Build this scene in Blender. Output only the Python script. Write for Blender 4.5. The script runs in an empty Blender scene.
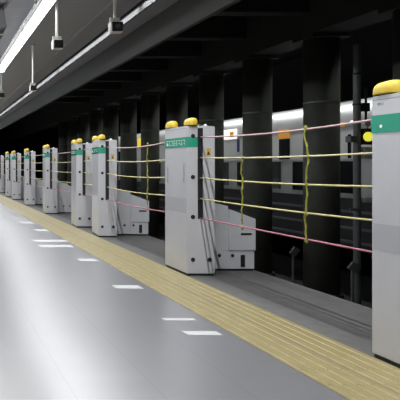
import bpy, bmesh, math, random
from mathutils import Vector
random.seed(4)
PI = math.pi
S = bpy.context.scene
COL = S.collection

# ------------------------------------------------------------------ camera, world, exposure
cd = bpy.data.cameras.new('camera')
cam = bpy.data.objects.new('camera', cd); COL.objects.link(cam)
cam.location = (0, 0, 1.47); cam.rotation_euler = (PI/2, 0, 0)
cd.sensor_width = 36; cd.lens = 54
cd.shift_x = 0.665; cd.shift_y = -0.08625
cd.clip_start = 0.05; cd.clip_end = 300
S.camera = cam
w = bpy.data.worlds.new('world'); S.world = w; w.use_nodes = True
w.node_tree.nodes['Background'].inputs[0].default_value = (0.6, 0.65, 0.7, 1)
w.node_tree.nodes['Background'].inputs[1].default_value = 0.005
vs = S.view_settings
vs.view_transform = 'Standard'; vs.look = 'None'; vs.gamma = 1; vs.use_curve_mapping = False
vs.exposure = 0.0
L_EDGE = 175.0      # watts of each lamp strip in the ceiling trough above the posts
L_TUBE = 11.0       # visible fluorescent batten
L_LEFT = 44.0       # added unseen battens that brighten the left of the floor
L_TRACK = 24.0      # watts, added unseen battens that brighten the train

# ------------------------------------------------------------------ materials
def mat(name, col, rough=.5, metal=0., spec=.5, emit=0, noise=0., nscale=8., bump=0., coat=0., bscale=60.):
    m = bpy.data.materials.new(name); m.use_nodes = True
    nt = m.node_tree; b = nt.nodes['Principled BSDF']
    b.inputs['Base Color'].default_value = (*col, 1)
    b.inputs['Roughness'].default_value = rough
    b.inputs['Metallic'].default_value = metal
    b.inputs['Specular IOR Level'].default_value = spec
    b.inputs['Coat Weight'].default_value = coat
    b.inputs['Coat Roughness'].default_value = .12
    if emit:
        b.inputs['Emission Color'].default_value = (*col, 1)
        b.inputs['Emission Strength'].default_value = emit
    if noise or bump:
        tc = nt.nodes.new('ShaderNodeTexCoord')
        n = nt.nodes.new('ShaderNodeTexNoise'); n.inputs['Scale'].default_value = nscale
        n.inputs['Detail'].default_value = 5
        nt.links.new(tc.outputs['Object'], n.inputs['Vector'])
        if noise:
            mr = nt.nodes.new('ShaderNodeMapRange')
            mr.inputs['From Min'].default_value = .3; mr.inputs['From Max'].default_value = .7
            mr.inputs['To Min'].default_value = 1-noise; mr.inputs['To Max'].default_value = 1+noise
            nt.links.new(n.outputs['Fac'], mr.inputs['Value'])
            vm = nt.nodes.new('ShaderNodeVectorMath'); vm.operation = 'SCALE'
            vm.inputs[0].default_value = col
            nt.links.new(mr.outputs['Result'], vm.inputs['Scale'])
            nt.links.new(vm.outputs['Vector'], b.inputs['Base Color'])
        if bump:
            n2 = nt.nodes.new('ShaderNodeTexNoise'); n2.inputs['Scale'].default_value = bscale
            nt.links.new(tc.outputs['Object'], n2.inputs['Vector'])
            bp = nt.nodes.new('ShaderNodeBump'); bp.inputs['Strength'].default_value = bump
            bp.inputs['Distance'].default_value = .01
            nt.links.new(n2.outputs['Fac'], bp.inputs['Height'])
            nt.links.new(bp.outputs['Normal'], b.inputs['Normal'])
    return m

def math_node(nt, op, a, bval=None, c=None):
    n = nt.nodes.new('ShaderNodeMath'); n.operation = op
    for i, v in enumerate((a, bval, c)):
        if v is None: continue
        if isinstance(v, (int, float)): n.inputs[i].default_value = v
        else: nt.links.new(v, n.inputs[i])
    return n.outputs[0]

def floor_mat():
    m = mat('polished_grey_tile', (.33, .33, .345), rough=.22, spec=.8, coat=.5)
    m.node_tree.nodes['Principled BSDF'].inputs['Coat Roughness'].default_value = .30
    m.node_tree.nodes['Principled BSDF'].inputs['Coat IOR'].default_value = 1.9
    nt = m.node_tree; b = nt.nodes['Principled BSDF']
    tc = nt.nodes.new('ShaderNodeTexCoord')
    sp = nt.nodes.new('ShaderNodeSeparateXYZ'); nt.links.new(tc.outputs['Object'], sp.inputs[0])
    T = .568
    def joint(out, off, wdt):
        f = math_node(nt, 'FRACT', math_node(nt, 'DIVIDE', math_node(nt, 'ADD', out, off), T))
        d = math_node(nt, 'ABSOLUTE', math_node(nt, 'SUBTRACT', f, .5))
        return math_node(nt, 'GREATER_THAN', d, .5 - wdt/T)
    jx = joint(sp.outputs['X'], T*100 - .90, .0035)
    j = jx
    # each tile its own faint tone
    fx = math_node(nt, 'FLOOR', math_node(nt, 'DIVIDE', math_node(nt, 'ADD', sp.outputs['X'], T*100-.9), T))
    fy = math_node(nt, 'FLOOR', math_node(nt, 'DIVIDE', math_node(nt, 'ADD', sp.outputs['Y'], T*100-.12), T))
    cb = nt.nodes.new('ShaderNodeCombineXYZ'); nt.links.new(fx, cb.inputs[0]); nt.links.new(fy, cb.inputs[1])
    wn = nt.nodes.new('ShaderNodeTexWhiteNoise'); nt.links.new(cb.outputs[0], wn.inputs['Vector'])
    nz = nt.nodes.new('ShaderNodeTexNoise'); nz.inputs['Scale'].default_value = 2.2; nz.inputs['Detail'].default_value = 6
    nt.links.new(tc.outputs['Object'], nz.inputs['Vector'])
    fine = nt.nodes.new('ShaderNodeTexNoise'); fine.inputs['Scale'].default_value = 160
    nt.links.new(tc.outputs['Object'], fine.inputs['Vector'])
    k = math_node(nt, 'ADD', .86, math_node(nt, 'MULTIPLY', wn.outputs['Value'], .07))
    k = math_node(nt, 'ADD', k, math_node(nt, 'MULTIPLY', nz.outputs['Fac'], .14))
    k = math_node(nt, 'ADD', k, math_node(nt, 'MULTIPLY', fine.outputs['Fac'], .05))
    k = math_node(nt, 'MULTIPLY', k, math_node(nt, 'SUBTRACT', 1, math_node(nt, 'MULTIPLY', j, .35)))
    vm = nt.nodes.new('ShaderNodeVectorMath'); vm.operation = 'SCALE'
    vm.inputs[0].default_value = (.135, .135, .145)
    nt.links.new(k, vm.inputs['Scale']); nt.links.new(vm.outputs[0], b.inputs['Base Color'])
    b.inputs['Roughness'].default_value = .30
    return m

def ceiling_mat():
    m = mat('ribbed_ceiling_metal', (.3, .3, .31), rough=.4, spec=.5)
    nt = m.node_tree; b = nt.nodes['Principled BSDF']
    tc = nt.nodes.new('ShaderNodeTexCoord')
    sp = nt.nodes.new('ShaderNodeSeparateXYZ'); nt.links.new(tc.outputs['Object'], sp.inputs[0])
    f = math_node(nt, 'FRACT', math_node(nt, 'DIVIDE', math_node(nt, 'ADD', sp.outputs['Y'], 100), .12))
    g = math_node(nt, 'LESS_THAN', f, .16)
    c = math_node(nt, 'SUBTRACT', 1, math_node(nt, 'MULTIPLY', g, .42))
    vm = nt.nodes.new('ShaderNodeVectorMath'); vm.operation = 'SCALE'
    vm.inputs[0].default_value = (.2, .2, .21)
    nt.links.new(c, vm.inputs['Scale']); nt.links.new(vm.outputs[0], b.inputs['Base Color'])
    bp = nt.nodes.new('ShaderNodeBump'); bp.inputs['Strength'].default_value = .5; bp.inputs['Distance'].default_value = .01
    nt.links.new(math_node(nt, 'SUBTRACT', 1, g), bp.inputs['Height']); nt.links.new(bp.outputs[0], b.inputs['Normal'])
    return m

M = dict(
    floor=floor_mat(), ceiling=ceiling_mat(),
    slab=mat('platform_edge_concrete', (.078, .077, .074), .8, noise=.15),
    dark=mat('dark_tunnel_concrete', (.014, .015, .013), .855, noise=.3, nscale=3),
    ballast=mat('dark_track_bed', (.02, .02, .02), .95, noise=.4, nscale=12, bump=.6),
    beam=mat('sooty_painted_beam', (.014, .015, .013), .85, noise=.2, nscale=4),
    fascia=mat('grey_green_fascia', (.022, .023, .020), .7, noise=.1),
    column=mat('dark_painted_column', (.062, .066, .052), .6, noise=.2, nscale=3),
    seam=mat('pale_ceiling_seam', (.3, .3, .3), .4),
    trough=mat('trough_metal', (.032, .032, .032), .9, spec=0),
    lamp_edge=mat('edge_lamp_tube', (1, .985, .95), emit=3),
    lamp_tube=mat('batten_lamp_tube', (1, .985, .93), emit=L_TUBE),
    lamp_left=mat('added_row_lamp_tube', (.93, .96, 1), emit=L_LEFT),
    lamp_track=mat('added_track_lamp_tube', (.95, 1, .97), emit=2),
    white_metal=mat('white_enamel', (.7, .7, .7), .35),
    wall=mat('platform_wall_panel', (.42, .42, .42), .5, noise=.06),
    post=mat('pale_grey_enamel', (.47, .47, .49), .3, coat=.35, noise=.03, nscale=4),
    post2=mat('pale_grey_skirt_enamel', (.47, .48, .495), .4, noise=.04, nscale=4),
    reflection_tone=mat('grey_reflection_tone', (.37, .37, .39), .35),
    green=mat('teal_green_film', (.03, .30, .19), .2, spec=.8, coat=1),
    ink=mat('grey_lettering', (.13, .13, .14), .5),
    mintink=mat('pale_mint_lettering', (.38, .62, .52), .3),
    whiteink=mat('white_lettering', (.8, .85, .82), .5),
    black=mat('black_rubber', (.008, .008, .009), .55),
    yellow=mat('yellow_foam_cover', (.50, .36, .03), .5, noise=.12, nscale=14, bump=.35, bscale=18),
    sticker=mat('yellow_sticker', (.5, .33, .03), .5),
    tactile=mat('yellow_tactile_tile', (.20, .165, .07), .5, spec=.4, noise=.10, nscale=7),
    marking=mat('white_floor_tape', (.42, .42, .42), .4),
    rope_pink=mat('pink_rope', (.44, .29, .30), .7),
    rope_red=mat('rose_red_rope', (.36, .13, .17), .7),
    rope_cream=mat('cream_yellow_rope', (.46, .41, .24), .7),
    rope_yellow=mat('yellow_rope', (.44, .41, .18), .7),
    cord=mat('olive_yellow_cord', (.24, .235, .035), .8, noise=.2, nscale=60),
    steel=mat('brushed_train_steel', (.5, .5, .5), .45, metal=.6, noise=.05, nscale=2),
    panel=mat('pale_train_panel', (.66, .66, .65), .45),
    shade_steel=mat('shaded_train_steel', (.03, .03, .032), .6),
    glass=mat('dark_train_window', (.012, .013, .016), .12, spec=.6),
    orange=mat('orange_display', (.75, .33, .05), emit=.25),
    board=mat('lit_yellow_board', (.85, .6, .05), emit=.7),
    display=mat('white_display', (1, .93, .85), emit=1.0),
    blue=mat('dark_blue_panel', (.03, .05, .22), .4),
    disc=mat('yellow_marker_lens', (.95, .9, .08), emit=.75),
    lamp_small=mat('small_white_lamp', (1, 1, .95), emit=1.0),
    gpole=mat('grey_trackside_pole', (.10, .105, .11), .5, noise=.1),
    gbox=mat('grey_trackside_box', (.35, .36, .34), .6),
    cream=mat('cream_hanger_paint', (.66, .65, .6), .4),
    lens=mat('black_camera_lens', (.006, .006, .006), .25),
    speaker=mat('charcoal_speaker_shell', (.02, .021, .024), .5),
    speaker2=mat('slate_speaker_bracket', (.12, .13, .15), .5),
)

# ------------------------------------------------------------------ mesh helpers
def link(name, bm, m, parent=None, smooth=False):
    me = bpy.data.meshes.new(name)
    bmesh.ops.recalc_face_normals(bm, faces=bm.faces)
    bm.to_mesh(me); bm.free()
    me.materials.append(m)
    if smooth:
        for p in me.polygons: p.use_smooth = True
    o = bpy.data.objects.new(name, me); COL.objects.link(o)
    if parent: o.parent = parent
    return o

def add_box(bm, x0, x1, y0, y1, z0, z1, bev=0):
    r = bmesh.ops.create_cube(bm, size=1)
    vs_ = r['verts']
    for v in vs_:
        v.co = Vector(((x0+x1)/2 + v.co.x*(x1-x0), (y0+y1)/2 + v.co.y*(y1-y0), (z0+z1)/2 + v.co.z*(z1-z0)))
    if bev:
        es = list({e for v in vs_ for e in v.link_edges})
        bmesh.ops.bevel(bm, geom=es, offset=bev, segments=2, affect='EDGES', profile=.6)

def box(name, m, parent, *a, bev=0):
    bm = bmesh.new(); add_box(bm, *a, bev=bev)
    return link(name, bm, m, parent)

def add_prism(bm, pts, axis, a, b):
    """extrude 2-D polygon; axis 'y': pts are (x,z); 'x': pts are (y,z); 'z': (x,y)"""
    def P(p, t):
        return {'y': (p[0], t, p[1]), 'x': (t, p[0], p[1]), 'z': (p[0], p[1], t)}[axis]
    A = [bm.verts.new(P(p, a)) for p in pts]; B = [bm.verts.new(P(p, b)) for p in pts]
    n = len(pts)
    f = [bm.faces.new(A), bm.faces.new(B[::-1])]
    for i in range(n):
        f.append(bm.faces.new((A[i], A[(i+1) % n], B[(i+1) % n], B[i])))
    return f

def add_cyl(bm, p, q, r, r2=None, seg=16):
    p, q = Vector(p), Vector(q); r2 = r if r2 is None else r2
    d = (q-p).normalized()
    u = d.orthogonal().normalized(); v = d.cross(u)
    A = []; B = []
    for i in range(seg):
        t = 2*PI*i/seg; o = u*math.cos(t) + v*math.sin(t)
        A.append(bm.verts.new(p+o*r)); B.append(bm.verts.new(q+o*r2))
    bm.faces.new(A); bm.faces.new(B[::-1])
    for i in range(seg):
        bm.faces.new((A[i], A[(i+1) % seg], B[(i+1) % seg], B[i]))

def cyl(name, m, parent, p, q, r, r2=None, seg=16):
    bm = bmesh.new(); add_cyl(bm, p, q, r, r2, seg)
    return link(name, bm, m, parent)

def add_tube(bm, pts, r, seg=8):
    pts = [Vector(p) for p in pts]; rings = []
    for i, p in enumerate(pts):
        d = (pts[min(i+1, len(pts)-1)] - pts[max(i-1, 0)]).normalized()
        ref = Vector((1, 0, 0)) if abs(d.x) < .8 else Vector((0, 0, 1))
        u = d.cross(ref).normalized(); v = d.cross(u)
        rings.append([bm.verts.new(p + (u*math.cos(2*PI*k/seg) + v*math.sin(2*PI*k/seg))*r) for k in range(seg)])
    for a, b in zip(rings, rings[1:]):
        for k in range(seg):
            bm.faces.new((a[k], a[(k+1) % seg], b[(k+1) % seg], b[k]))
    bm.faces.new(rings[0]); bm.faces.new(rings[-1][::-1])

def tag(o, label, cat, group=None):
    o['label'] = label; o['category'] = cat
    if group: o['group'] = group
    return o
def thing(name, label, cat, loc=(0, 0, 0), group=None, rotz=0):
    o = bpy.data.objects.new(name, None); COL.objects.link(o); o.empty_display_size = .1
    o.location = loc; o.rotation_euler = (0, 0, rotz)
    return tag(o, label, cat, group)
def struct(o):
    o['kind'] = 'structure'; return o
def dup(root, loc, label):
    def cp(o, parent):
        c = o.copy(); COL.objects.link(c)
        if parent: c.parent = parent
        for ch in list(kids.get(o.name, [])): cp(ch, c)
        return c
    kids = {}
    for o in COL.objects:
        if o.parent: kids.setdefault(o.parent.name, []).append(o)
    r = cp(root, None); r.location = loc; r['label'] = label
    return r

# ------------------------------------------------------------------ the setting
Y0, Y1 = -4.0, 62.0
EDGE = 4.50
struct(box('floor', M['floor'], None, -5, 3.362, Y0, Y1, -.25, 0))
struct(box('trim_1', M['slab'], None, 3.362, EDGE, Y0, Y1, -.25, 0))
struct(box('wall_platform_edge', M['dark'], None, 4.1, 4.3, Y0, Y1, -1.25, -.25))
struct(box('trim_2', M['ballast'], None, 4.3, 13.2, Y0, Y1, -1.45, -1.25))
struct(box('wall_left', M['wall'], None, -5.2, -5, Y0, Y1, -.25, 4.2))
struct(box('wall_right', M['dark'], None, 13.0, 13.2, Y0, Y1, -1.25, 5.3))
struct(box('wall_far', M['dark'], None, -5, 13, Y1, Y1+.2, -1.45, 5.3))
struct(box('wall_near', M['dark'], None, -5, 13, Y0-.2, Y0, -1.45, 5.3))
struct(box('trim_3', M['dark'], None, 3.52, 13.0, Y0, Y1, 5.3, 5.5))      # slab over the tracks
CZ = 3.80
bm = bmesh.new()
add_box(bm, -5, 2.93, Y0, Y1, CZ, CZ+.12)
add_box(bm, 3.15, 3.52, Y0, Y1, CZ, CZ+.12)
struct(link('ceiling', bm, M['ceiling']))
bm = bmesh.new()                                                        # lamp trough: inverted channel
add_box(bm, 2.931, 2.953, Y0, Y1, CZ-.001, CZ+.15)
add_box(bm, 3.128, 3.149, Y0, Y1, CZ-.001, CZ+.15)
add_box(bm, 2.931, 3.149, Y0, Y1, CZ+.15, CZ+.17)
struct(link('trim_4', bm, M['trough']))
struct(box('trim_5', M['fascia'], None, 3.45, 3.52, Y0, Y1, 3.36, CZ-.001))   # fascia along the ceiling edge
struct(box('trim_6', M['seam'], None, 2.52, 2.54, Y0, Y1, CZ-.012, CZ-.0005))
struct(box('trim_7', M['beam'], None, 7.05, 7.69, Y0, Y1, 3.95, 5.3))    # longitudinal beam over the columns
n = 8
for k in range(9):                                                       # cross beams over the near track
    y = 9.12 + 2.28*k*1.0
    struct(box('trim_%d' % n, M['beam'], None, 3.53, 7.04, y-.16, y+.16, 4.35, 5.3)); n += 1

# tactile strip: tiles 0.3 m with long raised bars
bm = bmesh.new()
add_box(bm, 2.60, 3.36, Y0+.1, Y1-.1, .0005, .004)
t = tag(link('tactile_strip', bm, M['tactile']), 'long yellow tactile paving strip running along the foot of the posts', 'tactile paving')
bm = bmesh.new()
y = 1.0
while y < 45:
    for i in range(8):
        x = 2.60 + .0475 + i*.095
        h = .011
        add_prism(bm, [(x-.022, .004), (x+.022, .004), (x+.014, h), (x-.014, h)], 'y', y+.003, y+.297)
    y += .3
link('raised_bars', bm, M['tactile'], t)
box('tile_joint', M['slab'], t, 2.976, 2.984, 1, 45, .004, .0046)

# ------------------------------------------------------------------ columns between the tracks
def column(y, label):
    t = thing('platform_column', label, 'column', (7.40, y, -1.25), 'dark columns between the tracks')
    bm = bmesh.new(); add_cyl(bm, (0, 0, 0), (0, 0, 5.12), .30, seg=40)
    o = link('shaft', bm, M['column'], t)
    for p in o.data.polygons: p.use_smooth = len(p.vertices) == 4
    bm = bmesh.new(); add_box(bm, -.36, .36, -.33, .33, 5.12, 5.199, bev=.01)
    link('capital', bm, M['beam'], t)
    bm = bmesh.new(); add_cyl(bm, (0, 0, 3.90), (0, 0, 3.93), .308, seg=40)
    link('band', bm, M['gpole'], t)
    bm = bmesh.new(); add_cyl(bm, (0, 0, 0), (0, 0, .3), .36, seg=32)
    link('footing', bm, M['dark'], t)
    return t
ordw = ['dark round column rising above the near post at the right edge',
        'broad round column behind the wavy cord left of the yellow disc',
        'dark column between the orange display and the white display',
        'dark column directly behind the right side of the centre post',
        'dark column hidden behind the two-domed top of the centre post',
        'dark column between the centre post and the thin lit gap left of it',
        'dark column just right of the close pair of posts',
        'dark column rising behind the close pair of posts',
        'dark column left of the close pair, behind the ropes',
        'dark column seen above the single post beyond the close pair',
        'very distant dark column above the farther single post',
        'farthest dark column at the left above the last pair of posts']
c0 = column(9.19, ordw[0])
for k in range(1, 12):
    dup(c0, (7.40, 9.19 + 2.272*k, -1.25), ordw[k])

# ------------------------------------------------------------------ train on the far track
XS = 8.5
tr = thing('train', 'silver train standing on the far track behind the dark columns', 'train', (XS, 11, -1.25))
ZB = 1.25
prof = [(0, ZB+.80), (0, ZB+2.30)]
for i in range(1, 9):
    a = PI - i*(PI/2)/8
    prof.append((.62+.62*math.cos(a), ZB+2.30 + .58*math.sin(a)))
prof += [(2.0, ZB+2.93), (2.9, ZB+.8)]
bm = bmesh.new(); add_prism(bm, prof, 'y', -1.8, 30)
b = link('car_body', bm, M['steel'], tr)
for p in b.data.polygons:
    if abs(p.normal.y) < .1 and p.normal.z > .05 and p.normal.x < -.05: p.use_smooth = True
box('lower_body', M['shade_steel'], tr, .03, 2.87, -1.8, 30, ZB-.25, ZB+.80)  # shade put into the colour: steel darkened for the unlit lower side
bm = bmesh.new()
for z in (.50, .16, -.12):
    add_box(bm, .0, .03, -1.8, 30, ZB+z, ZB+z+.05)
link('sill_rails', bm, M['gpole'], tr)
def ypx(px): return 600*XS/(px+66) - 11          # where a pixel column meets the train's side plane
box('upper_panel', M['panel'], tr, -.012, .0, -1.8, 30, ZB+1.60, ZB+2.26)
for k in range(12):
    y = -1.5 + k*2.6
    box('side_window', M['glass'], tr, -.02, .0, y, y+2.1, ZB+.9, ZB+1.56, bev=.008)
box('gutter', M['steel'], tr, -.03, .0, -1.8, 30, ZB+2.27, ZB+2.32, bev=.008)
for px0, px1 in ((290.5, 280), (121, 114), (352, 349)):
    d = box('door_window', M['glass'], tr, -.03, -.0125, ypx(px0), ypx(px1), ZB+1.62, ZB+2.11, bev=.005)
d = box('destination_display', M['orange'], tr, -.035, -.0125, ypx(291), ypx(279.5), ZB+2.12, ZB+2.34, bev=.008)
d['label'] = 'orange destination display'
d = box('destination_display', M['display'], tr, -.035, -.0125, ypx(237.5), ypx(225), ZB+2.22, ZB+2.50, bev=.008)
d['label'] = 'white lit display with an orange patch'
box('display_patch', M['orange'], d, -.038, -.0355, ypx(235), ypx(231), ZB+2.27, ZB+2.43)
box('route_panel', M['blue'], tr, -.03, -.0125, ypx(240), ypx(238), ZB+1.85, ZB+2.2)
box('marker_lamp', M['orange'], tr, -.035, -.0125, ypx(346), ypx(342), ZB+2.27, ZB+2.36)
cyl('marker_lamp', M['lamp_small'], tr, (-.045, ypx(353.5), ZB+2.35), (-.0125, ypx(353.5), ZB+2.35), .035)
d = box('side_board', M['board'], tr, -.04, -.0125, ypx(141.5), ypx(138.5), ZB+2.25, ZB+2.60)
d['label'] = 'yellow board on the far end'
# added lamps that brighten the train, unseen behind the column beam
def added_track_batten(y, label):
    t = thing('added_track_light', label, 'light', (7.95, y, 4.55), 'added battens over the far track')
    bm = bmesh.new(); add_prism(bm, [(-.09, -.12), (-.08, -.12), (-.07, -.01), (.07, -.01), (.09, .02), (.05, .09), (-.05, .09)], 'y', 0, 2.7)
    link('lamp_housing', bm, M['gpole'], t)
    cyl('tube', M['lamp_track'], t, (0, .08, -.035), (0, 2.62, -.035), .018, seg=10)
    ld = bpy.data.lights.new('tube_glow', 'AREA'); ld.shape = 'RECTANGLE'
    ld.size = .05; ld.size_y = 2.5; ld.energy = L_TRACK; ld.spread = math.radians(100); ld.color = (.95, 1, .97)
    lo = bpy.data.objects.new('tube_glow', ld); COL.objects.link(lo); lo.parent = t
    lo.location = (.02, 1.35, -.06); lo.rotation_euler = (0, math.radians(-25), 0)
    for yy in (.3, 2.3): cyl('hanger', M['gpole'], t, (0, yy, .09), (0, yy, .75), .012, seg=8)
    return t
tb = added_track_batten(10.2, 'added fluorescent batten over the far track, unseen behind the column beam')
for k in range(1, 7):
    dup(tb, (7.95, 10.2+2.9*k, 4.55), tb['label'])

# ------------------------------------------------------------------ ceiling lights of the platform
def edge_lamp(y, label):
    t = thing('trough_light', label, 'light', (3.05, y, CZ+.10), 'lamps in the trough above the posts')
    box('lamp_tube', M['lamp_edge'], t, -.012, .012, .02, 5.98, .020, .026)
    box('lamp_base', M['white_metal'], t, -.02, .02, 0, 6, .027, .049)
    ld = bpy.data.lights.new('tube_glow', 'AREA'); ld.shape = 'RECTANGLE'
    ld.size = .010; ld.size_y = 5.9; ld.energy = L_EDGE; ld.spread = math.radians(158); ld.color = (.96, .975, 1)
    lo = bpy.data.objects.new('tube_glow', ld); COL.objects.link(lo); lo.parent = t
    lo.location = (0, 3, .018)
    return t
el = edge_lamp(-3.0, 'slim lamp recessed in the ceiling trough that runs above the posts')
for k in range(1, 8):
    dup(el, (3.05, -3.0+6.05*k, CZ+.10), el['label'])

def batten(x, y, ln, z, m, label, group):
    t = thing('ceiling_light', label, 'light', (x, y, z), group)
    bm = bmesh.new(); add_prism(bm, [(-.09, .03), (.09, .03), (.06, CZ-z-.001), (-.06, CZ-z-.001)], 'y', 0, ln)
    link('lamp_housing', bm, M['white_metal'], t)
    bm = bmesh.new()
    prof = [(-.075, .03)] + [(-.075*math.cos(a), .03-.045*math.sin(a)) for a in [PI*i/8 for i in range(1, 8)]] + [(.075, .03)]
    add_prism(bm, prof[::-1], 'y', .02, ln-.02)
    link('diffuser', bm, m, t)
    for yy in (0, ln-.03): box('end_cap', M['white_metal'], t, -.095, .095, yy-.01, yy+.02, -.02, .05)
    if x > 0:
        pts = [(-.09, .1)]; yy = .2
        while yy < ln-.4:
            pts += [(-.125, yy), (-.145, yy), (-.145, yy+.14), (-.125, yy+.14)]; yy += .32
        pts += [(-.09, ln-.1)]
        bm = bmesh.new(); add_prism(bm, pts, 'z', .04, .065)
        link('side_louvre', bm, M['white_metal'], t)
    return t
batten(1.51, 3.4, 10.2, 3.6, M['lamp_tube'], 'long bright fluorescent batten under the ceiling at the upper left', 'platform ceiling lights')
k = 0
for x in (.64,):  # added row, out of view, to brighten the floor at the left
    for y in (0, 8, 16, 24, 32, 40):
        batten(x, y, 6.5, 3.6, M['lamp_left'], 'added unseen fluorescent batten, left of the long visible lamp', 'added unseen ceiling battens')

# ------------------------------------------------------------------ hanging cameras
def hang_cam(x, y, z, s, label):
    t = thing('surveillance_camera', label, 'camera', (x, y, z), 'surveillance cameras hanging on poles')
    top = CZ - z - .0005
    cyl('pole', M['cream'], t, (0, 0, .11*s), (0, 0, top), .018*s+.004, seg=14)
    bm = bmesh.new(); add_cyl(bm, (0, 0, top-.02), (0, 0, top), .05, seg=16); link('ceiling_flange', bm, M['cream'], t)
    bm = bmesh.new(); add_box(bm, -.05*s, .05*s, -.05*s, .05*s, .05*s, .11*s, bev=.008*s)
    for sx in (-1, 1): add_box(bm, sx*.062*s-.006*s, sx*.062*s+.006*s, -.03*s, .03*s, .0, .12*s)
    link('bracket', bm, M['gbox'], t)
    bm = bmesh.new(); add_box(bm, -.085*s, .085*s, -.09*s, .03*s, -.10*s, .05*s, bev=.012*s)
    link('camera_housing', bm, M['cream'], t)
    bm = bmesh.new(); add_box(bm, -.072*s, .082*s, -.112*s, -.0905*s, -.09*s, .042*s, bev=.008*s)
    h = link('lens_hood', bm, M['lens'], t)
    cyl('lens_glass', M['glass'], h, (0.01*s, -.12*s, -.02*s), (0.01*s, -.1125*s, -.02*s), .035*s)
    return t
hang_cam(2.50, 8.3, 3.395, 1.0, 'cream camera with black front hanging over the ceiling edge, rightmost of the hanging cameras')
hang_cam(1.70, 8.3, 3.155, .85, 'camera with black front hanging just right of the bright lamp')
hang_cam(1.91, 11.6, 2.98, .75, 'small pale camera on a thin pole, hanging beyond the end of the lamp')
hang_cam(1.68, 15.0, 3.24, .9, 'most distant hanging camera, at the left edge below the lamp end')

# dark speaker cluster hanging at the upper left corner
t = thing('hanging_speaker', 'dark boxy speaker hanging from the ceiling in the upper left corner', 'speaker', (.55, 5.6, 2.9))
bm = bmesh.new(); add_prism(bm, [(-.22, .0), (.10, .04), (.17, .12), (.11, .46), (-.22, .46)], 'y', -.15, .22)
bmesh.ops.bevel(bm, geom=list(bm.edges), offset=.012, segments=2, affect='EDGES')
link('cabinet', bm, M['speaker'], t)
bm = bmesh.new(); add_prism(bm, [(-.16, -.0), (.09, .035), (.12, -.16), (.05, -.20), (-.16, -.06)], 'y', -.08, .14)
bmesh.ops.bevel(bm, geom=list(bm.edges), offset=.01, segments=2, affect='EDGES')
link('swivel_bracket', bm, M['speaker'], t)
bm = bmesh.new(); add_cyl(bm, (-.16, -.02, -.06), (.02, -.05, -.25), .055, .05, seg=20)
h = link('horn', bm, M['speaker2'], t)
cyl('horn_rim', M['speaker'], h, (.018, -.05, -.248), (.04, -.053, -.272), .062, seg=20)
cyl('drop_rod', M['speaker'], t, (-.06, 0, .46), (-.06, 0, .8995), .02)

# ------------------------------------------------------------------ trackside poles, lamps
def cam_pt(px, py, Y): return (( px+66)*Y/600, Y, 1.47 + (165.5-py)*Y/600)
t = thing('signal_pole', 'grey trackside pole with a round yellow marker beside the near post', 'signal', (6.91, 9.8, -1.25))
cyl('pole', M['gpole'], t, (0, 0, 0), (0, 0, 4.69), .055, seg=20)
box('pole_foot', M['gpole'], t, -.15, .15, -.15, .15, 0, .06, bev=.01)
bb = box('backing_box', M['black'], t, .056, .26, -.10, .02, 3.06, 3.32, bev=.01)
dd = cyl('yellow_disc', M['disc'], t, (.105, -.125, 3.185), (.105, -.1005, 3.185), .076, seg=32)
dd['label'] = 'round yellow marker lens'
bm = bmesh.new(); add_cyl(bm, (.15, -.04, 3.40), (.15, -.02, 3.40), .045, seg=20)
add_cyl(bm, (.15, -.03, 3.32), (.15, -.03, 3.37), .012, seg=8)
link('round_lamp', bm, M['gbox'], t)
cyl('thin_rod', M['black'], t, (.13, -.02, 3.445), (.13, -.02, 4.0), .018, seg=10)
box('relay_box', M['black'], t, .056, .17, -.06, .02, 3.60, 3.74, bev=.008)
box('junction_box', M['gbox'], t, .08, .27, -.06, .06, 2.83, 3.02, bev=.01)
box('junction_box', M['gpole'], t, -.16, -.056, -.08, .05, 3.10, 3.2, bev=.01)
box('cable_box', M['gpole'], t, -.17, .17, -.09, -.056, 1.98, 2.03, bev=.008)
box('cable_box', M['gbox'], t, .06, .22, -.1, .0, 2.12, 2.2, bev=.008)
for z in (3.70, 4.2): cyl('pole_clamp', M['black'], t, (0, 0, z), (0, 0, z+.03), .066, seg=20)
tag_s = thing('trackside_post', 'short post with a tilted grey box between the tracks, near the right post', 'trackside post', (6.66, 9.55, -1.25))
cyl('stem', M['gpole'], tag_s, (0, 0, 0), (0, 0, 1.05), .025)
o = box('tilted_box', M['gpole'], tag_s, -.08, .08, -.03, .03, -.07, .07, bev=.01); o.location = (.03, 0, 1.1); o.rotation_euler = (.2, .5, 0)
tag_s2 = thing('trackside_post', 'short post with a small tilted box between the tracks, seen beneath the lowest rope mid-span', 'trackside post', (6.86, 11.46, -1.25))
cyl('stem', M['gpole'], tag_s2, (0, 0, 0), (0, 0, 1.03), .022)
o = box('tilted_box', M['gpole'], tag_s2, -.06, .06, -.03, .03, -.08, .08, bev=.01); o.location = (.03, 0, 1.08); o.rotation_euler = (.2, .5, 0)

# ------------------------------------------------------------------ rope-type platform door posts
BX = 3.37
def glyph(bm, x, y, z, w_, h_, seed):
    """a small block sign in the plane x, reading along -y: a few strokes"""
    rr = random.Random(seed)
    t_ = .0008
    add_box(bm, x-t_, x, y, y+w_, z+h_*.86, z+h_)
    if rr.random() < .8: add_box(bm, x-t_, x, y, y+w_, z, z+h_*.13)
    if rr.random() < .7: add_box(bm, x-t_, x, y, y+w_, z+h_*.44, z+h_*.56)
    add_box(bm, x-t_, x, y+w_*rr.choice((0, .42, .84)), y+w_*rr.choice((0, .42, .84))+w_*.16 if False else y+w_, z+h_*.3, z+h_*.38)
    k = rr.choice((0, .42))
    add_box(bm, x-t_, x, y+w_*k, y+w_*(k+.16), z, z+h_)

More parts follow.
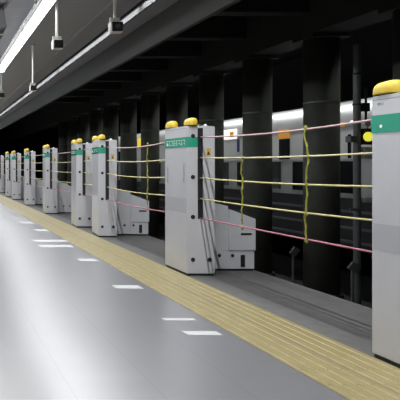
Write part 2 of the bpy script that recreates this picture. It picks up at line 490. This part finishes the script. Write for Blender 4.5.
def make_post(label):
    t = thing('platform_door_post', label, 'platform door post', (BX, 0, 0), 'rope door posts along the platform edge')
    x1, xs0, xs1, x2 = 0, .143, .214, .372
    zt, zs, L = 2.0, .757, .76
    # U-shaped housing with the rope slot between front and rear halves
    bm = bmesh.new()
    add_prism(bm, [(x1, .03), (x2, .03), (x2, zt-.012), (xs1, zt+.006), (xs1, zs), (xs0, zs), (xs0, zt), (x1, zt)], 'y', 0, L)
    bmesh.ops.recalc_face_normals(bm, faces=bm.faces)
    bmesh.ops.bevel(bm, geom=[e for e in bm.edges if e.calc_length() > .1], offset=.006, segments=2, affect='EDGES')
    h = link('housing', bm, M['post'], t)
    box('panel_seam', M['ink'], h, -.0006, .0004, .01, L-.01, .985*zt-.004, .985*zt)
    box('rope_channel', M['black'], t, xs0-.001, xs1+.001, (.007), L-.007, zs-.001, zt-.03)
    for z in (1.85, 1.575, 1.305, 1.03, .785):
        for y in (.010, L-.010):
            cyl('rope_roller', M['black'], t, (xs0+.006, y, z-.022), (xs1-.006, y, z-.022), .012, seg=10)
    box('plinth', M['black'], t, x1+.012, x2-.012, .012, L-.012, 0, .03)
    # green band on platform side and front face
    bm = bmesh.new(); z0, z1 = 1.716, 1.852
    add_box(bm, -.0025, 0, -.0025, L, z0, z1); add_box(bm, 0, xs0-.004, -.0025, 0, z0, z1)
    g = link('green_band', bm, M['green'], t)
    nb = box('reflection_band', M['reflection_tone'], t, -.0015, .0, .02, L-.02, .83, 1.03)  # grey band painted on for a dark reflection in the enamel
    for (x, z) in ((.079, 1.863), (.079, 1.317), (.079, .785), (.079, .215), (.300, .215)):
        bm = bmesh.new(); add_cyl(bm, (x, -.008, z), (x, .002, z), .026, .030, seg=24)
        bm2 = link('bolt_cap', bm, M['black'], t)
    # padded yellow warning domes
    for (yc, xa, xb) in ((.075, .015, .145), (.65, -.01, .115)):
        box('dome_base', M['black'], t, xa+.02, xb-.02, max(.01, yc-.08), min(L-.01, yc+.08), zt-.001, zt+.022)
        bm = bmesh.new()
        bmesh.ops.create_uvsphere(bm, u_segments=28, v_segments=16, radius=1)
        cx = (xa+xb)/2; rx = (xb-xa)/2; ry = .125
        for v in bm.verts:
            def se(a, e): return math.copysign(abs(a)**e, a)
            sx = se(v.co.x, .7); sy = se(v.co.y, .55); sz = se(v.co.z, .65)
            slope = 1 - .16*(sy+1)*.5
            v.co = Vector((cx + rx*sx, yc + ry*sy, zt+.018 + (max(sz, -.12))*.095*slope))
        link('warning_dome', bm, M['yellow'], t, smooth=True)
    cyl('indicator_lamp', M['whiteink'], t, (.255, .03, zt-.01), (.255, .03, zt+.022), .028, .014)
    s = box('warning_sticker', M['sticker'], t, .255, .315, -.0015, 0, 1.60, 1.70)
    bm = bmesh.new(); add_prism(bm, [(.265, 1.615), (.305, 1.615), (.285, 1.665)], 'y', -.0025, -.0016)
    link('sticker_symbol', bm, M['black'], s)
    # keyhole / call button on the platform side
    cyl('key_switch', M['whiteink'], t, (-.006, .66, 1.765), (-.0026, .66, 1.765), .012, seg=16)
    # low side panel towards the track
    yb = .37
    bm = bmesh.new(); add_prism(bm, [(.374, .03), (.73, .03), (.73, .905), (.374, .985)], 'y', yb, L-.03)
    bmesh.ops.bevel(bm, geom=list(bm.edges), offset=.005, segments=2, affect='EDGES')
    link('side_panel', bm, M['post2'], t)
    for x in (.45, .60, .775):
        pass
    for x in (.605,):
        cyl('bolt_cap', M['black'], t, (x, yb-.007, .215), (x, yb+.001, .215), .024, seg=20)
    bm = bmesh.new(); add_prism(bm, [(.732, .285), (1.11, .285), (1.11, .725), (.732, .865)], 'y', yb-.01, L-.03)
    bmesh.ops.bevel(bm, geom=list(bm.edges), offset=.006, segments=2, affect='EDGES')
    sk = link('skirt_housing', bm, M['post2'], t)
    box('vent_slot', M['black'], sk, .90, 1.05, yb-.0125, yb-.0095, .50, .53)
    sb = box('skirt_base', M['post2'], t, .732, 1.095, yb+.005, L-.04, .03, .283, bev=.004)
    box('inspection_window', M['black'], sb, .905, .965, yb+.001, yb+.006, .055, .225)
    cyl('bolt_cap', M['black'], t, (.79, yb-.003, .215), (.79, yb+.006, .215), .022, seg=20)
    box('skirt_plinth', M['black'], t, .38, 1.08, yb+.02, L-.05, 0, .03)
    return t

post_y = [3.86, 7.99, 12.30, 14.20, 18.20, 22.15, 25.8, 28.15, 32.2, 36.2]
post_label = [
    'tall pale grey rope door post cut off by the right edge, nearest to the camera',
    'pale grey post with two yellow domes standing alone in the middle of the photo',
    'pale grey post, the nearer one of the first close pair',
    'pale grey post, the farther one of the first close pair',
    'single pale grey post just beyond the first close pair',
    'single distant pale grey post, second beyond the first close pair',
    'small distant grey post, the nearer one of the far pair at the left',
    'small distant grey post, the farther one of the far pair at the left',
    'tiny pale post at the left edge, beyond the far pair',
    'outermost tiny post in the row, only partly within the left edge']
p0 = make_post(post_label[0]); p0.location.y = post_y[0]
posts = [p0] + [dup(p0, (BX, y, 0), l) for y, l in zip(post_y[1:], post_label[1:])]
post_turn = [0, 0, -5, -4, -5, -5, -5, -5, -5, -5]      # the far posts stand turned a little towards the track
for q, a in zip(posts, post_turn): q.rotation_euler.z = math.radians(a)
def slot_end(i, ly):
    a = math.radians(post_turn[i]); lx = .18
    return (BX + lx*math.cos(a) - ly*math.sin(a), post_y[i] + lx*math.sin(a) + ly*math.cos(a))
# small print that only some posts carry
for q in posts[1:6]:
    bm = bmesh.new()
    for i in range(8): glyph(bm, -.003, .06+i*.083, 1.748, .062, .07, i)
    link('band_lettering', bm, M['mintink'], q)
for yy, z0_, n_ in ((.08, 1.24, 9), (.64, 1.22, 8)):
    bm = bmesh.new()
    for i in range(n_): glyph(bm, -.0003, yy, z0_+i*.029, .05, .023, i+20)
    link('vertical_lettering', bm, M['ink'], posts[1])
bm = bmesh.new()
for i in range(3): glyph(bm, -.0003, .64+i*.022, 1.925, .016, .018, i+40)
link('top_lettering', bm, M['ink'], posts[0])

# ------------------------------------------------------------------ ropes
RX = 3.55
rope_spec = [('pink topmost', 1.85, .04, 'rope_pink'), ('cream yellow second', 1.575, .02, 'rope_cream'),
             ('yellow middle', 1.305, .02, 'rope_yellow'), ('yellow fourth', 1.03, .015, 'rope_yellow'),
             ('rose lowest', .77, .004, 'rope_red')]
span_words = ['between the cut-off right post and the centre post',
              'between the centre post and the first close pair',
              'in the narrow gap inside the first close pair',
              'between the first close pair and the single post beyond it',
              'between the two single posts left of the first close pair',
              'between the farther single post and the far pair',
              'in the narrow gap inside the far pair',
              'between the far pair and the tiny left-edge post',
              'between the last two posts at the left edge']
for s_ in range(9):
    xa, ya = slot_end(s_, .756); xb, yb_ = slot_end(s_+1, .004)
    for (nm, z, sag, mk) in rope_spec:
        sg = sag * min(1, (yb_-ya)/3.4)**2
        if s_ == 1: sg += .02
        pts = [(xa+(xb-xa)*i/20, ya+(yb_-ya)*i/20, z - sg*4*(i/20)*(1-i/20)) for i in range(21)]
        bm = bmesh.new(); add_tube(bm, pts, .0088)
        o = link('rope', bm, M[mk], None, smooth=True)
        tag(o, '%s rope %s' % (nm, span_words[s_]), 'rope', 'ropes stretched between the posts')

def tie(y, ztop, zbot, amp, label, ph=0., r=.009):
    t = thing('tie_cord', label, 'cord', (RX, y, zbot), 'vertical tie cords joining the ropes')
    n_ = 40; H = ztop - zbot
    pts = []
    for i in range(n_+1):
        u = i/n_
        pts.append((-.012 + .006*math.sin(u*19+ph), amp*math.sin(u*7.5+ph)*.6 + amp*.5*math.sin(u*15+ph*2), u*H))
    bm = bmesh.new(); add_tube(bm, pts, r*.75, 8)
    q = [(p[0]+.009*math.cos(i*1.1), p[1]+.009*math.sin(i*1.1), p[2]) for i, p in enumerate(pts)]
    add_tube(bm, q, r*.55, 6)
    link('twisted_cord', bm, M['cord'], t, smooth=True)
    for z in (1.85, 1.575, 1.305, 1.03, .77):
        if z > ztop+.05 or z < zbot-.05: continue
        i = int(round((z-zbot)/H*n_)); i = max(0, min(n_, i))
        bm = bmesh.new(); bmesh.ops.create_uvsphere(bm, u_segments=12, v_segments=8, radius=.018)
        for v in bm.verts: v.co = Vector((v.co.x*.9+pts[i][0]*.6, v.co.y*.9+pts[i][1], v.co.z*1.25+z-zbot-.02))
        link('knot', bm, M['cord'], t, smooth=True)
    return t
tie(5.70, 1.84, .755, .022, 'wavy olive yellow cord tying the ropes left of the near right post')
tie(6.89, 1.55, .80, .012, 'straight olive cord tying the ropes in front of the centre post skirt', 1.3)
tie(9.95, 1.82, .82, .02, 'olive cord tying the ropes left of the centre post', 2.1, .010)

# ------------------------------------------------------------------ white floor markings
marks = [
    (2.18, 2.50, 7.16, 7.36, 'bright short white floor mark left of the centre post'),
    (2.19, 2.49, 5.69, 5.77, 'thin faint white floor mark, farther one of the close two nearest the camera'),
    (2.20, 2.50, 5.20, 5.32, 'white floor mark nearest to the camera beside the yellow strip'),
    (2.25, 2.52, 9.22, 9.46, 'white floor mark below the first close pair of posts'),
    (1.92, 2.52, 10.80, 11.10, 'wide white floor mark, nearer of the two left of the first close pair'),
    (1.95, 2.60, 11.55, 11.85, 'wide white floor mark, farther of the two left of the first close pair'),
    (2.30, 2.58, 13.45, 13.85, 'small white floor mark beside the single post'),
    (2.20, 2.55, 15.2, 15.7, 'farthest white floor mark near the bend of the light reflections'),
]
for (a, b_, c, d, l) in marks:
    bm = bmesh.new(); add_box(bm, a, b_, c, d, .0002, .0022, bev=.0006)
    tag(link('floor_marking', bm, M['marking']), l, 'floor marking', 'white tape marks beside the yellow strip')
